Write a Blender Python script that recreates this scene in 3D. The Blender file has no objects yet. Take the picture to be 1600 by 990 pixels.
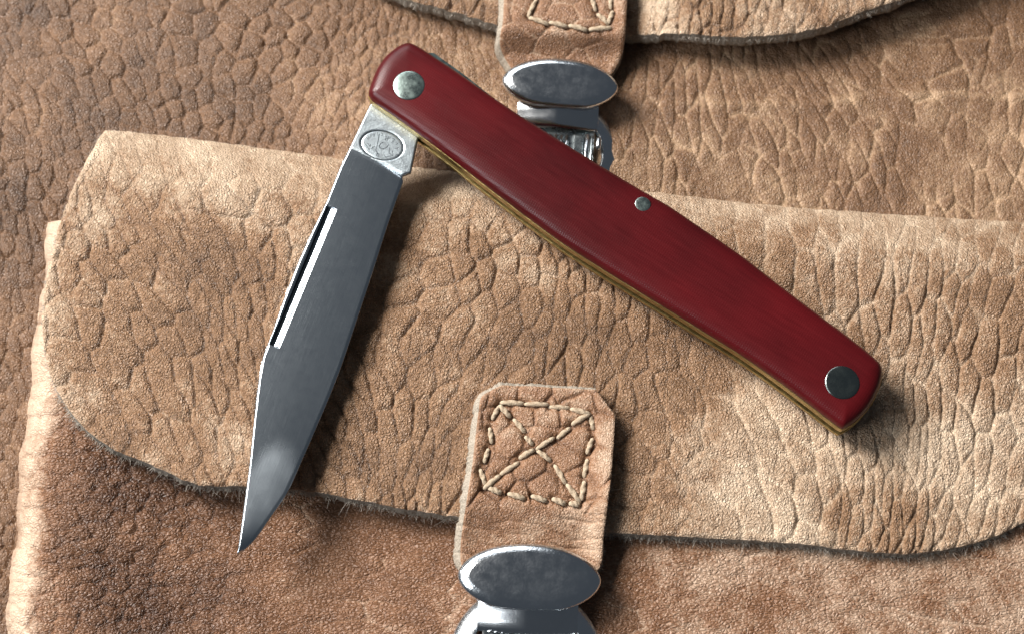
import bpy, math, random
import numpy as np
from mathutils import Matrix, Vector

random.seed(7)
rng = np.random.default_rng(11)
U = 0.00011                       # one working unit (a tenth of a millimetre or so) in metres

# ------------------------------------------------------------------ camera, world, light
TILT = math.radians(18.0)
D = 2545.0
ZT = 90.0
sc = bpy.context.scene
cam = bpy.data.cameras.new('camera')
cam_o = bpy.data.objects.new('camera', cam)
sc.collection.objects.link(cam_o)
CP = np.array([0.0, -D*math.sin(TILT), ZT + D*math.cos(TILT)])
cam_o.location = CP*U
cam_o.rotation_euler = (TILT, 0, 0)
cam.sensor_width = 36
cam.lens = 18*D/800
cam.clip_start = 0.01
cam.clip_end = 50
cam.dof.use_dof = True
cam.dof.focus_distance = (D-35)*U
cam.dof.aperture_fstop = 20
sc.camera = cam_o

w = bpy.data.worlds.new('World'); sc.world = w; w.use_nodes = True
w.node_tree.nodes['Background'].inputs[0].default_value = (0.72, 0.84, 1.0, 1)
w.node_tree.nodes['Background'].inputs[1].default_value = 0.068

def area(name, direction, dist, size, power, col):
    l = bpy.data.lights.new(name, 'AREA'); l.shape = 'RECTANGLE'
    l.size, l.size_y = size; l.energy = power; l.color = col
    o = bpy.data.objects.new(name, l); sc.collection.objects.link(o)
    d = Vector(direction).normalized()
    o.location = d*dist
    o.rotation_euler = d.to_track_quat('Z', 'Y').to_euler()
    return o
AZ = math.radians(148); EL = math.radians(40)
area('window_light', (math.cos(AZ)*math.cos(EL), math.sin(AZ)*math.cos(EL), math.sin(EL)),
     1.2, (0.50, 0.50), 34, (1.0, 0.96, 0.91))
area('side_window_light', (math.cos(math.radians(197))*math.cos(math.radians(38)), math.sin(math.radians(197))*math.cos(math.radians(38)), math.sin(math.radians(38))),
     1.2, (0.55, 0.40), 7, (0.93, 0.97, 1.0))
area('back_window_light', (math.cos(math.radians(106))*math.cos(math.radians(24)), math.sin(math.radians(106))*math.cos(math.radians(24)), math.sin(math.radians(24))),
     1.2, (0.75, 0.35), 3.6, (0.93, 0.97, 1.0))

sc.view_settings.view_transform = 'Standard'
sc.view_settings.look = 'None'
sc.view_settings.exposure = 0.0
sc.view_settings.gamma = 1.0
sc.render.engine = 'CYCLES'
sc.render.resolution_x = 1024; sc.render.resolution_y = 633

# ------------------------------------------------------------------ geometry helpers
def P(px, py, z):
    """the point at height z that the photograph shows at (px, py)"""
    px = np.asarray(px, float); py = np.asarray(py, float); z = np.asarray(z, float)
    a = px-800.0; b = 495.0-py
    dx = a + 0*b; dy = math.sin(TILT)*D + math.cos(TILT)*b; dz = -math.cos(TILT)*D + math.sin(TILT)*b
    s = (z-CP[2])/dz
    return np.stack([CP[0]+s*dx, CP[1]+s*dy, z+0*s], axis=-1)

ORG = np.zeros(3)                 # origin of the thing being built
def mk(name, v, faces, mat, parent=None, smooth=True, attrs=None, kind=None, label=None, local=False, loops=None):
    me = bpy.data.meshes.new(name)
    v = np.asarray(v, float)
    if not local: v = v-ORG
    v = v*U
    if isinstance(faces, np.ndarray):
        n, k = faces.shape
        me.vertices.add(len(v)); me.vertices.foreach_set('co', v.astype(np.float32).ravel())
        me.loops.add(n*k); me.loops.foreach_set('vertex_index', faces.astype(np.int32).ravel())
        me.polygons.add(n); me.polygons.foreach_set('loop_start', np.arange(0, n*k, k, dtype=np.int32))
        me.update(calc_edges=True); me.validate()
    else:
        me.from_pydata([tuple(p) for p in v], [], faces); me.update()
    if smooth: me.polygons.foreach_set('use_smooth', np.ones(len(me.polygons), bool))
    if attrs:
        for k_, arr in attrs.items():
            if len(arr) == len(me.vertices):
                a = me.attributes.new(k_, 'FLOAT', 'POINT'); a.data.foreach_set('value', np.asarray(arr, np.float32))
    me.materials.append(mat)
    o = bpy.data.objects.new(name, me); sc.collection.objects.link(o)
    if parent is not None: o.parent = parent
    if kind: o['kind'] = kind
    if label: o['label'] = label
    return o

def thing(name, label, cat, loc):
    o = bpy.data.objects.new(name, None); sc.collection.objects.link(o)
    o.empty_display_size = 0.01
    o.location = np.asarray(loc)*U; o['label'] = label; o['category'] = cat
    return o

def sstep(a, b, x):
    t = np.clip((np.asarray(x, float)-a)/(b-a), 0, 1); return t*t*(3-2*t)

_tabs = {}
def vnoise(x, y, seed=0):
    if seed not in _tabs: _tabs[seed] = np.random.default_rng(1000+seed).random((256, 256))
    T = _tabs[seed]
    xi = np.floor(x).astype(int); yi = np.floor(y).astype(int)
    fx = x-xi; fy = y-yi
    fx = fx*fx*fx*(fx*(fx*6-15)+10); fy = fy*fy*fy*(fy*(fy*6-15)+10)
    a = T[xi & 255, yi & 255]; b = T[(xi+1) & 255, yi & 255]
    c = T[xi & 255, (yi+1) & 255]; d = T[(xi+1) & 255, (yi+1) & 255]
    return (a*(1-fx)+b*fx)*(1-fy)+(c*(1-fx)+d*fx)*fy
def fbm(x, y, seed=0, octv=3):
    s = 0; amp = 0.5; t = 0
    for i in range(octv):
        s = s+amp*vnoise(x*2**i+17.3*i, y*2**i+5.1*i, seed+i); t += amp; amp *= .5
    return s/t-0.5
def worley(x, y, seed=0, jit=0.9, stag=False):
    if ('w', seed) not in _tabs: _tabs[('w', seed)] = np.random.default_rng(5000+seed).random((256, 256, 3))
    T = _tabs[('w', seed)]
    xi = np.floor(x).astype(int); yi = np.floor(y).astype(int)
    F1 = np.full(x.shape, 9.0); F2 = np.full(x.shape, 9.0); idv = np.zeros(x.shape)
    for i in (-1, 0, 1):
        for j in ((-2, -1, 0, 1) if stag else (-1, 0, 1)):
            t = T[(xi+i) & 255, (yi+j) & 255]
            st = .5*((xi+i) & 1) if stag else 0.0
            d = np.hypot(xi+i+.5+jit*(t[..., 0]-.5)-x, yi+j+.5+st+jit*(t[..., 1]-.5)-y)
            closer = d < F1
            F2 = np.where(closer, F1, np.minimum(F2, d))
            idv = np.where(closer, t[..., 2], idv)
            F1 = np.where(closer, d, F1)
    return F1, F2, idv
def pebble(x, y, sx, sy, ang, warp, seed, w, shear=0.0, jit=.62):
    """cells of creased hide: crease lines 0..1, bulge 0..1, id"""
    a = math.radians(ang)
    wx = warp*fbm(x/260, y/260, seed+50, 1)*2; wy = warp*fbm(x/260, y/260, seed+60, 1)*1.4
    wx = wx+10*fbm(x/60, y/60, seed+65, 1)+4*fbm(x/20, y/20, seed+70, 2); wy = wy+10*fbm(x/60, y/60, seed+67, 1)+4*fbm(x/20, y/20, seed+75, 2)
    X = x+wx+shear*(y-480); Y = y+wy
    u = (X*math.cos(a)+Y*math.sin(a))/sx; v = (-X*math.sin(a)+Y*math.cos(a))/sy
    F1, F2, idv = worley(u, v, seed, jit, True)
    e = F2-F1
    pillow = np.clip(e/.42, 0, 1); pillow = 1-(1-pillow)**2.2
    return np.exp(-(e/w)**2), .75*pillow+.25*(1-np.clip(F1/.75, 0, 1)**2), idv

def smooth_poly(pts, step=6.0, closed=True, sharp=()):
    """Catmull-Rom through pts, resampled"""
    pts = [np.array(p, float) for p in pts]; n = len(pts); out = []
    rngi = range(n) if closed else range(n-1)
    for i in rngi:
        p1 = pts[i]; p2 = pts[(i+1) % n]
        p0 = pts[i-1] if (closed or i > 0) else p1
        p3 = pts[(i+2) % n] if (closed or i+2 < n) else p2
        if i in sharp: p0 = p1
        if (i+1) % n in sharp: p3 = p2
        L = np.linalg.norm(p2-p1); k = max(1, int(L/step))
        l0 = max(np.linalg.norm(p1-p0), 1e-6); l3 = max(np.linalg.norm(p3-p2), 1e-6)
        m1 = (p2-p0)/(L+l0)*L; m2 = (p3-p1)/(L+l3)*L
        if i in sharp: m1 = p2-p1
        if (i+1) % n in sharp: m2 = p2-p1
        for j in range(k):
            t = j/k; t2 = t*t; t3 = t2*t
            out.append((2*t3-3*t2+1)*p1+(t3-2*t2+t)*m1+(-2*t3+3*t2)*p2+(t3-t2)*m2)
    if not closed: out.append(pts[-1])
    return np.array(out)

def sheet(outline, step, zfun, ang=0.0, R=60, hole=None):
    """a height field bounded by an outline given in photograph coordinates.
    returns dict with verts (world), px, py, d (distance from edge), faces, boundary edges, outward normals"""
    a = math.radians(ang); ca, sa = math.cos(a), math.sin(a)
    o = np.asarray(outline, float)
    uv = np.stack([o[:, 0]*ca+o[:, 1]*sa, -o[:, 0]*sa+o[:, 1]*ca], 1)
    u0, v0 = uv.min(0)-2*step; u1, v1 = uv.max(0)+2*step
    us = np.arange(u0, u1+step, step); vs = np.arange(v0, v1+step, step)
    nu, nv = len(us), len(vs)
    G_u, G_v = np.meshgrid(us, vs, indexing='ij')
    A = uv; B = np.roll(uv, -1, 0)
    area2 = np.sum(A[:, 0]*B[:, 1]-B[:, 0]*A[:, 1])
    # inside by scan lines
    inside = np.zeros((nu, nv), bool)
    for j, v in enumerate(vs):
        m = (A[:, 1] > v) != (B[:, 1] > v)
        if not m.any(): continue
        xs = np.sort(A[m, 0]+(v-A[m, 1])/(B[m, 1]-A[m, 1])*(B[m, 0]-A[m, 0]))
        for k in range(0, len(xs)-1, 2):
            i0 = np.searchsorted(us, xs[k]); i1 = np.searchsorted(us, xs[k+1]); inside[i0:i1, j] = True
    d2 = np.full((nu, nv), float(R*R)); nx = G_u.copy(); ny = G_v.copy(); seg = np.full((nu, nv), -1)
    for s in range(len(A)):
        lo = np.minimum(A[s], B[s])-R; hi = np.maximum(A[s], B[s])+R
        i0, i1 = np.searchsorted(us, [lo[0], hi[0]]); j0, j1 = np.searchsorted(vs, [lo[1], hi[1]])
        if i1 <= i0 or j1 <= j0: continue
        gu = G_u[i0:i1, j0:j1]; gv = G_v[i0:i1, j0:j1]
        e = B[s]-A[s]; L2 = e@e+1e-12
        t = np.clip(((gu-A[s, 0])*e[0]+(gv-A[s, 1])*e[1])/L2, 0, 1)
        cx = A[s, 0]+t*e[0]; cy = A[s, 1]+t*e[1]
        dd = (gu-cx)**2+(gv-cy)**2
        m = dd < d2[i0:i1, j0:j1]
        d2[i0:i1, j0:j1] = np.where(m, dd, d2[i0:i1, j0:j1])
        nx[i0:i1, j0:j1] = np.where(m, cx, nx[i0:i1, j0:j1]); ny[i0:i1, j0:j1] = np.where(m, cy, ny[i0:i1, j0:j1])
        seg[i0:i1, j0:j1] = np.where(m, s, seg[i0:i1, j0:j1])
    dist = np.sqrt(d2)
    q = inside[:-1, :-1] | inside[1:, :-1] | inside[1:, 1:] | inside[:-1, 1:]
    if hole is not None:
        HU = G_u*ca-G_v*sa; HV = G_u*sa+G_v*ca
        hm = hole(HU, HV)
        q &= ~(hm[:-1, :-1] & hm[1:, 1:])
    idx = np.arange(nu*nv).reshape(nu, nv)
    F = np.stack([idx[:-1, :-1][q], idx[1:, :-1][q], idx[1:, 1:][q], idx[:-1, 1:][q]], 1)
    snap = ~inside
    U_ = np.where(snap, nx, G_u).ravel(); V_ = np.where(snap, ny, G_v).ravel()
    dist = np.where(snap, 0, dist).ravel(); seg = seg.ravel()
    used = np.unique(F); rm = np.full(nu*nv, -1); rm[used] = np.arange(len(used)); F = rm[F]
    U_ = U_[used]; V_ = V_[used]; dist = dist[used]; seg = seg[used]
    px = U_*ca-V_*sa; py = U_*sa+V_*ca
    # outward normals of nearest segment
    nn = np.stack([(B-A)[:, 1], -(B-A)[:, 0]], 1); nn /= np.linalg.norm(nn, axis=1)[:, None]+1e-9
    if area2 < 0: nn = -nn
    on = nn[seg]; on = np.stack([on[:, 0]*ca-on[:, 1]*sa, on[:, 0]*sa+on[:, 1]*ca], 1)
    z, zm = zfun(px, py, dist)
    V = P(px, py, zm); V[:, 2] = z
    F = F[:, ::-1]                       # image y runs down: flip so faces look up
    E = np.concatenate([F[:, [0, 1]], F[:, [1, 2]], F[:, [2, 3]], F[:, [3, 0]]])
    key = np.sort(E, 1); code = key[:, 0].astype(np.int64)*len(used)+key[:, 1]
    _, first, cnt = np.unique(code, return_index=True, return_counts=True)
    BE = E[first[cnt == 1]]
    return dict(V=V, px=px, py=py, d=dist, F=F, BE=BE, on=on)

def edge_wall(S, rows):
    """skirt below the boundary: rows = list of (drop, outset) callables or numbers, image-plane outset"""
    be = S['BE']; ids = np.unique(be); rm = np.full(len(S['V']), -1); rm[ids] = np.arange(len(ids))
    base = S['V'][ids]; on = S['on'][ids]; px = S['px'][ids]; py = S['py'][ids]
    n = len(ids); V = [base]
    for (drop, out) in rows:
        dr = drop(px, py, on) if callable(drop) else drop
        ou = out(px, py, on) if callable(out) else out
        p = base.copy(); p[:, 0] += on[:, 0]*ou; p[:, 1] -= on[:, 1]*ou; p[:, 2] -= dr
        V.append(p)
    e = rm[be]; F = []
    for r in range(len(rows)):
        F.append(np.stack([e[:, 1]+r*n, e[:, 0]+r*n, e[:, 0]+(r+1)*n, e[:, 1]+(r+1)*n], 1))
    return np.concatenate(V), np.concatenate(F)

def poly_normals(o):
    A = np.roll(o, 1, 0); B = np.roll(o, -1, 0); t = B-A; t /= np.linalg.norm(t, axis=1)[:, None]+1e-9
    n = np.stack([t[:, 1], -t[:, 0]], 1)
    a2 = np.sum(o[:, 0]*np.roll(o, -1, 0)[:, 1]-np.roll(o, -1, 0)[:, 0]*o[:, 1])
    return n if a2 > 0 else -n
def loft_px(outline, zref, levels, cap_top=True, cap_bot=True):
    """solid from an outline seen at height zref; levels = [(z, outset)] bottom to top"""
    o = np.asarray(outline, float); nr = poly_normals(o)
    W = []
    for z, out in levels:
        q = P(o[:, 0]+nr[:, 0]*out, o[:, 1]+nr[:, 1]*out, zref); q[:, 2] = z; W.append(q)
    n = len(o); V = np.concatenate(W); F = []
    a2 = np.sum(o[:, 0]*np.roll(o, -1, 0)[:, 1]-np.roll(o, -1, 0)[:, 0]*o[:, 1])
    flip = a2 > 0                        # clockwise in world
    for r in range(len(levels)-1):
        for i in range(n):
            j = (i+1) % n
            f = (r*n+i, r*n+j, (r+1)*n+j, (r+1)*n+i)
            F.append(f[::-1] if flip else f)
    top = tuple((len(levels)-1)*n+i for i in range(n)); bot = tuple(range(n))
    if cap_top: F.append(top[::-1] if flip else top)
    if cap_bot: F.append(bot if flip else bot[::-1])
    return V, F
def loft_rings(rings, cap0=True, cap1=True):
    n = len(rings[0]); V = np.concatenate(rings); F = []
    for r in range(len(rings)-1):
        for i in range(n):
            j = (i+1) % n; F.append((r*n+i, r*n+j, (r+1)*n+j, (r+1)*n+i))
    if cap1: F.append(tuple((len(rings)-1)*n+i for i in range(n)))
    if cap0: F.append(tuple(range(n))[::-1])
    return V, F
def sharpen(o, deg=35):
    me = o.data
    me.set_sharp_from_angle(angle=math.radians(deg))

# ------------------------------------------------------------------ materials
def nodes(name):
    m = bpy.data.materials.new(name); m.use_nodes = True
    nt = m.node_tree; b = nt.nodes['Principled BSDF']
    def N(t, **kw):
        n = nt.nodes.new(t)
        for k, v in kw.items(): setattr(n, k, v)
        return n
    return m, nt, b, N, nt.links.new
def setin(n, **kw):
    for k, v in kw.items(): n.inputs[k.replace('_', ' ')].default_value = v

def leather(name, dark, mid, light, grain=5.0, bump=0.6, rough=0.48, spec=0.5, mott=0.5, gx=1.0):
    m, nt, b, N, L = nodes(name)
    tc = N('ShaderNodeTexCoord'); mp = N('ShaderNodeMapping'); L(tc.outputs['Object'], mp.inputs[0])
    mp.inputs['Scale'].default_value = (1/U, 1/U, 1/U)
    mp2 = N('ShaderNodeMapping'); L(mp.outputs[0], mp2.inputs[0]); mp2.inputs['Scale'].default_value = (gx, 1, 1)
    mp2.inputs['Rotation'].default_value = (0, 0, 0.5)
    at = N('ShaderNodeAttribute', attribute_name='wear')  # wear, plus highlights and shade painted into the tone
    n1 = N('ShaderNodeTexNoise'); setin(n1, Scale=1/60, Detail=5.0, Roughness=.6); L(mp.outputs[0], n1.inputs['Vector'])
    n2 = N('ShaderNodeTexNoise'); setin(n2, Scale=1/7, Detail=4.0, Roughness=.7); L(mp.outputs[0], n2.inputs['Vector'])
    a1 = N('ShaderNodeMath', operation='MULTIPLY_ADD'); L(n1.outputs[0], a1.inputs[0]); a1.inputs[1].default_value = mott; L(at.outputs['Fac'], a1.inputs[2])
    a2 = N('ShaderNodeMath', operation='MULTIPLY_ADD'); L(n2.outputs[0], a2.inputs[0]); a2.inputs[1].default_value = mott*.9; L(a1.outputs[0], a2.inputs[2])
    a3 = N('ShaderNodeMath', operation='SUBTRACT'); L(a2.outputs[0], a3.inputs[0]); a3.inputs[1].default_value = mott*.95
    r = N('ShaderNodeValToRGB'); L(a3.outputs[0], r.inputs[0])
    r.color_ramp.elements[0].color = (*dark, 1); r.color_ramp.elements[1].color = (*light, 1)
    e = r.color_ramp.elements.new(.5); e.color = (*mid, 1)
    L(r.outputs[0], b.inputs['Base Color'])
    # fine grain
    vo = N('ShaderNodeTexVoronoi', feature='DISTANCE_TO_EDGE'); setin(vo, Scale=1/grain, Randomness=1.0)
    nw = N('ShaderNodeTexNoise'); setin(nw, Scale=1/(grain*2.2), Detail=2.0); L(mp2.outputs[0], nw.inputs['Vector'])
    mx = N('ShaderNodeVectorMath', operation='MULTIPLY_ADD'); L(nw.outputs['Color'], mx.inputs[0]); mx.inputs[1].default_value = (grain*1.6,)*3; L(mp2.outputs[0], mx.inputs[2])
    L(mx.outputs[0], vo.inputs['Vector'])
    pw = N('ShaderNodeMath', operation='POWER'); L(vo.outputs['Distance'], pw.inputs[0]); pw.inputs[1].default_value = .6
    n3 = N('ShaderNodeTexNoise'); setin(n3, Scale=1/(grain*.8), Detail=3.0, Roughness=.6); L(mp2.outputs[0], n3.inputs['Vector'])
    ad = N('ShaderNodeMath', operation='ADD'); L(pw.outputs[0], ad.inputs[0]); L(n3.outputs[0], ad.inputs[1])
    bp = N('ShaderNodeBump'); setin(bp, Strength=1.0, Distance=bump*U*2.6); L(ad.outputs[0], bp.inputs['Height'])
    L(bp.outputs[0], b.inputs['Normal'])
    rr = N('ShaderNodeMapRange'); L(n2.outputs[0], rr.inputs[0]); setin(rr, To_Min=rough-.1, To_Max=rough+.14)
    L(rr.outputs[0], b.inputs['Roughness'])
    setin(b, Specular_IOR_Level=spec)
    return m

def suede(name, c1, c2, scale=3.0):
    m, nt, b, N, L = nodes(name)
    tc = N('ShaderNodeTexCoord'); mp = N('ShaderNodeMapping'); L(tc.outputs['Object'], mp.inputs[0])
    mp.inputs['Scale'].default_value = (1/U,)*3
    n = N('ShaderNodeTexNoise'); setin(n, Scale=1/scale, Detail=4.0, Roughness=.7); L(mp.outputs[0], n.inputs['Vector'])
    r = N('ShaderNodeValToRGB'); L(n.outputs[0], r.inputs[0])
    r.color_ramp.elements[0].position = .3; r.color_ramp.elements[1].position = .7
    r.color_ramp.elements[0].color = (*c1, 1); r.color_ramp.elements[1].color = (*c2, 1)
    L(r.outputs[0], b.inputs['Base Color'])
    bp = N('ShaderNodeBump'); setin(bp, Strength=1.0, Distance=2*U); L(n.outputs[0], bp.inputs['Height']); L(bp.outputs[0], b.inputs['Normal'])
    setin(b, Roughness=.9, Specular_IOR_Level=.2)
    return m

def metal(name, col, rough, scratch=0.0, ang=0.0, pit=0.0, roughvar=.1, metallic=1.0, tint=None):
    m, nt, b, N, L = nodes(name)
    tc = N('ShaderNodeTexCoord'); mp0 = N('ShaderNodeMapping'); L(tc.outputs['Object'], mp0.inputs[0])
    mp0.inputs['Scale'].default_value = (1/U,)*3; mp0.inputs['Rotation'].default_value = (0, 0, -ang)
    mp = N('ShaderNodeMapping'); L(mp0.outputs[0], mp.inputs[0]); mp.inputs['Scale'].default_value = (.012, .9, .3)
    n = N('ShaderNodeTexNoise'); setin(n, Scale=1.0, Detail=3.0, Roughness=.6); L(mp.outputs[0], n.inputs['Vector'])
    n2 = N('ShaderNodeTexNoise'); setin(n2, Scale=1/14, Detail=5.0, Roughness=.65); L(mp0.outputs[0], n2.inputs['Vector'])
    n3 = N('ShaderNodeTexNoise'); setin(n3, Scale=1/3.2, Detail=2.0); L(mp0.outputs[0], n3.inputs['Vector'])
    rr = N('ShaderNodeMapRange'); L(n2.outputs[0], rr.inputs[0]); setin(rr, From_Min=.3, From_Max=.7, To_Min=max(.03, rough-roughvar), To_Max=rough+roughvar)
    L(rr.outputs[0], b.inputs['Roughness'])
    a = N('ShaderNodeMath', operation='MULTIPLY'); L(n.outputs[0], a.inputs[0]); a.inputs[1].default_value = scratch
    c = N('ShaderNodeMath', operation='MULTIPLY_ADD'); L(n3.outputs[0], c.inputs[0]); c.inputs[1].default_value = pit; L(a.outputs[0], c.inputs[2])
    bp = N('ShaderNodeBump'); setin(bp, Strength=1.0, Distance=U); L(c.outputs[0], bp.inputs['Height']); L(bp.outputs[0], b.inputs['Normal'])
    mix = N('ShaderNodeMix', data_type='RGBA'); L(n2.outputs[0], mix.inputs[0])
    mix.inputs[6].default_value = (*col, 1); mix.inputs[7].default_value = (*(tint or [x*.8 for x in col]), 1)
    L(mix.outputs[2], b.inputs['Base Color'])
    setin(b, Metallic=metallic)
    return m

M_body = leather('body_leather', (.055, .026, .012), (.19, .10, .050), (.50, .33, .20), grain=5.0, bump=.75, rough=.42, mott=.7)
M_flap = leather('flap_leather', (.09, .046, .023), (.295, .170, .094), (.68, .52, .37), grain=4.6, bump=1.15, rough=.33, mott=.85)
M_pocket = leather('pocket_leather', (.07, .029, .013), (.225, .11, .056), (.64, .47, .34), grain=4.4, bump=1.0, rough=.35, mott=.8, gx=.6)
M_strap = leather('strap_leather', (.09, .040, .019), (.29, .152, .082), (.67, .50, .36), grain=4.4, bump=.7, rough=.36, mott=.75)
M_edge = suede('suede_cut_edge', (.12, .105, .09), (.42, .38, .32))
M_edge_pale = suede('pale_cut_edge', (.16, .13, .10), (.56, .49, .40), 2.2)
M_fibre = suede('loose_fibre', (.26, .23, .19), (.6, .54, .47), 6)
M_thread = suede('waxed_thread', (.27, .19, .12), (.60, .49, .36), 5)
M_chrome = metal('worn_chrome', (.88, .90, .92), .18, pit=.22, roughvar=.05, tint=(.78, .82, .86))
M_chrome_lip = metal('smooth_chrome', (.84, .86, .88), .15, pit=.02, roughvar=.02)
M_chrome_dark = metal('dull_chrome', (.5, .55, .56), .28, pit=.3)
BANG = math.atan2(700, 240)
M_blade = metal('satin_blade_steel', (.62, .68, .74), .22, scratch=.10, ang=BANG, roughvar=.012, tint=(.5, .56, .60))
M_tang = metal('tang_steel', (.62, .68, .71), .36, scratch=.25, ang=.4, pit=.2, roughvar=.06, tint=(.40, .46, .49))
M_spine = metal('polished_spine', (.9, .9, .9), .2)
M_stamp = metal('engraved_line', (.035, .045, .055), .5)  # stamp lines, also the painted shade in the nail nick
M_brass = metal('brass', (.50, .39, .17), .38, scratch=.3, ang=-.6, roughvar=.1, tint=(.36, .26, .09))
M_pin2 = metal('nickel_pin_dark_reflection', (.30, .34, .33), .25, pit=.12, roughvar=.06, tint=(.14, .17, .16))  # nickel coloured darker to stand in for a dark reflection
M_pin = metal('nickel_pin', (.50, .60, .56), .30, pit=.15, roughvar=.12, tint=(.28, .36, .33))
M_spring = metal('back_spring_steel', (.12, .16, .16), .35)

nt = M_blade.node_tree; b_ = nt.nodes['Principled BSDF']; a_ = nt.nodes.new('ShaderNodeAttribute'); a_.attribute_name = 'smudge'  # rougher patch standing in for a pale reflection near the tip
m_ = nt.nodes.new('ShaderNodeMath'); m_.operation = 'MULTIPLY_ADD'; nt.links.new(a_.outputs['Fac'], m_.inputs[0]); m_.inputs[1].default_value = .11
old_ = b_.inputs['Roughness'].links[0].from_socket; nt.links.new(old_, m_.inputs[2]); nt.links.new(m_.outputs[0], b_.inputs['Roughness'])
def micarta():
    m, nt, b, N, L = nodes('red_micarta')
    tc = N('ShaderNodeTexCoord'); mp = N('ShaderNodeMapping'); L(tc.outputs['Object'], mp.inputs[0])
    mp.inputs['Scale'].default_value = (1/U,)*3; mp.inputs['Rotation'].default_value = (0, 0, .6)
    mf = N('ShaderNodeMapping'); L(mp.outputs[0], mf.inputs[0]); mf.inputs['Scale'].default_value = (.10, 1, .5)
    n = N('ShaderNodeTexNoise'); setin(n, Scale=1/5.5, Detail=5.0, Roughness=.75); L(mf.outputs[0], n.inputs['Vector'])
    r = N('ShaderNodeValToRGB'); L(n.outputs[0], r.inputs[0])
    r.color_ramp.elements[0].position = .25; r.color_ramp.elements[1].position = .78
    r.color_ramp.elements[0].color = (.036, .0025, .0035, 1); r.color_ramp.elements[1].color = (.092, .0045, .0065, 1)
    nl = N('ShaderNodeTexNoise'); setin(nl, Scale=1/150, Detail=2.0, Roughness=.5); L(mp.outputs[0], nl.inputs['Vector'])
    ma = N('ShaderNodeMath', operation='MULTIPLY_ADD'); L(n.outputs[0], ma.inputs[0]); ma.inputs[1].default_value = .45
    mb = N('ShaderNodeMath', operation='MULTIPLY_ADD'); L(nl.outputs[0], mb.inputs[0]); mb.inputs[1].default_value = .9; mb.inputs[2].default_value = -.17
    L(mb.outputs[0], ma.inputs[2]); L(ma.outputs[0], r.inputs[0])
    L(r.outputs[0], b.inputs['Base Color'])
    wv = N('ShaderNodeTexWave', wave_type='BANDS', bands_direction='X'); setin(wv, Scale=1/12.0, Distortion=.6, Detail=1.0); L(mp.outputs[0], wv.inputs['Vector'])
    wy = N('ShaderNodeTexWave', wave_type='BANDS', bands_direction='Y'); setin(wy, Scale=1/12.0, Distortion=.6, Detail=1.0); L(mp.outputs[0], wy.inputs['Vector'])
    n2 = N('ShaderNodeTexNoise'); setin(n2, Scale=1/2.5, Detail=2.0); L(mp.outputs[0], n2.inputs['Vector'])
    ad = N('ShaderNodeMath', operation='MULTIPLY'); L(wv.outputs[0], ad.inputs[0]); L(wy.outputs[0], ad.inputs[1])
    a2 = N('ShaderNodeMath', operation='MULTIPLY_ADD'); L(n2.outputs[0], a2.inputs[0]); a2.inputs[1].default_value = .9; L(ad.outputs[0], a2.inputs[2])
    bp = N('ShaderNodeBump'); setin(bp, Strength=1.0, Distance=.12*U); L(a2.outputs[0], bp.inputs['Height']); L(bp.outputs[0], b.inputs['Normal'])
    rr = N('ShaderNodeMapRange'); L(n.outputs[0], rr.inputs[0]); setin(rr, To_Min=.26, To_Max=.38); L(rr.outputs[0], b.inputs['Roughness'])
    setin(b, Specular_IOR_Level=.33)
    return m
M_red = micarta()

# ------------------------------------------------------------------ height functions (macro)
def y_fold(px):
    return np.interp(px, [120, 163, 340, 520, 700, 1020, 1200, 1600, 1850], [200, 203, 222, 245, 262, 300, 320, 347, 358])
def x_pocket(py):
    return np.interp(py, [300, 345, 500, 700, 990, 1200], [80, 76, 60, 36, 10, -8]) + 3*np.sin(py/31.0)+2*np.sin(py/13.0)
def z_pocket(px, py):
    d = px-x_pocket(py)
    t = np.clip(d/46, 0, 1)
    z = 62*np.sqrt(np.clip(1-(1-t)**2, 0, 1))
    z = z - 30*sstep(40, 300, d)*(1-sstep(420, 1000, d)) + 4*sstep(1000, 1500, d)
    return z
def z_flap(px, py):
    dt = np.clip(py-y_fold(px), 0, None)
    t = np.clip(dt/75, 0, 1)
    z = 22+62*np.sin(t*math.pi/2)
    z = z+7*fbm(px/260, py/200, 3, 2)*2
    return z

# ------------------------------------------------------------------ THE BAG
bag = thing('leather_bag', 'tan pebbled leather bag with two flap pockets, stitched straps and chrome buckles', 'bag', (0, 0, 0))

# --- main panel
def axis(a0, a1, f0, f1, fine, coarse):
    return np.concatenate([np.arange(a0, f0, coarse), np.arange(f0, f1, fine), np.arange(f1, a1+coarse, coarse)])
xs = axis(-380, 1980, -30, 1630, 2.2, 7); ys = axis(-300, 1330, -30, 1020, 2.2, 7)
X, Y = np.meshgrid(xs, ys, indexing='ij')
left = 1-sstep(480, 900, X+.3*Y)
shb = np.interp(X, [-100, 250, 500, 700, 1100, 1400, 1700], [-.22, -.12, .16, .06, -.12, -.22, .05])
c1, b1, id1 = pebble(X, Y, 20, 34, 6, 40, 1, .10, shb, .75)
c1b, b1b, _ = pebble(X, Y, 66, 120, -30, 50, 2, .035, jit=.9)
c2, b2, id2 = pebble(X, Y, 24, 66, 0, 50, 3, .085, shb, .8)
c3, b3, _ = pebble(X, Y, 46, 66, 34, 40, 4, .06)
mod = sstep(-.22, .15, fbm(X/55, Y/55, 9, 3))
mod2 = sstep(-.15, .2, fbm(X/80, Y/80, 19, 3))
zl = -1.6*c1*(.4+.6*mod)+5.0*b1*(.6+.4*mod)-1.6*c1b*mod2+.8*b1b
zr = -1.2*c2*mod-.7*c3*mod2+3.5*b2*(.3+.7*mod)+.9*b3
zb = zl*left+zr*(1-left)+1.2*fbm(X/9, Y/9, 30, 2)
macro = 10*fbm(X/330, Y/300, 5, 2)*2+45*np.exp(-((X-720)/300)**2)*sstep(60, 240, Y)
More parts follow.
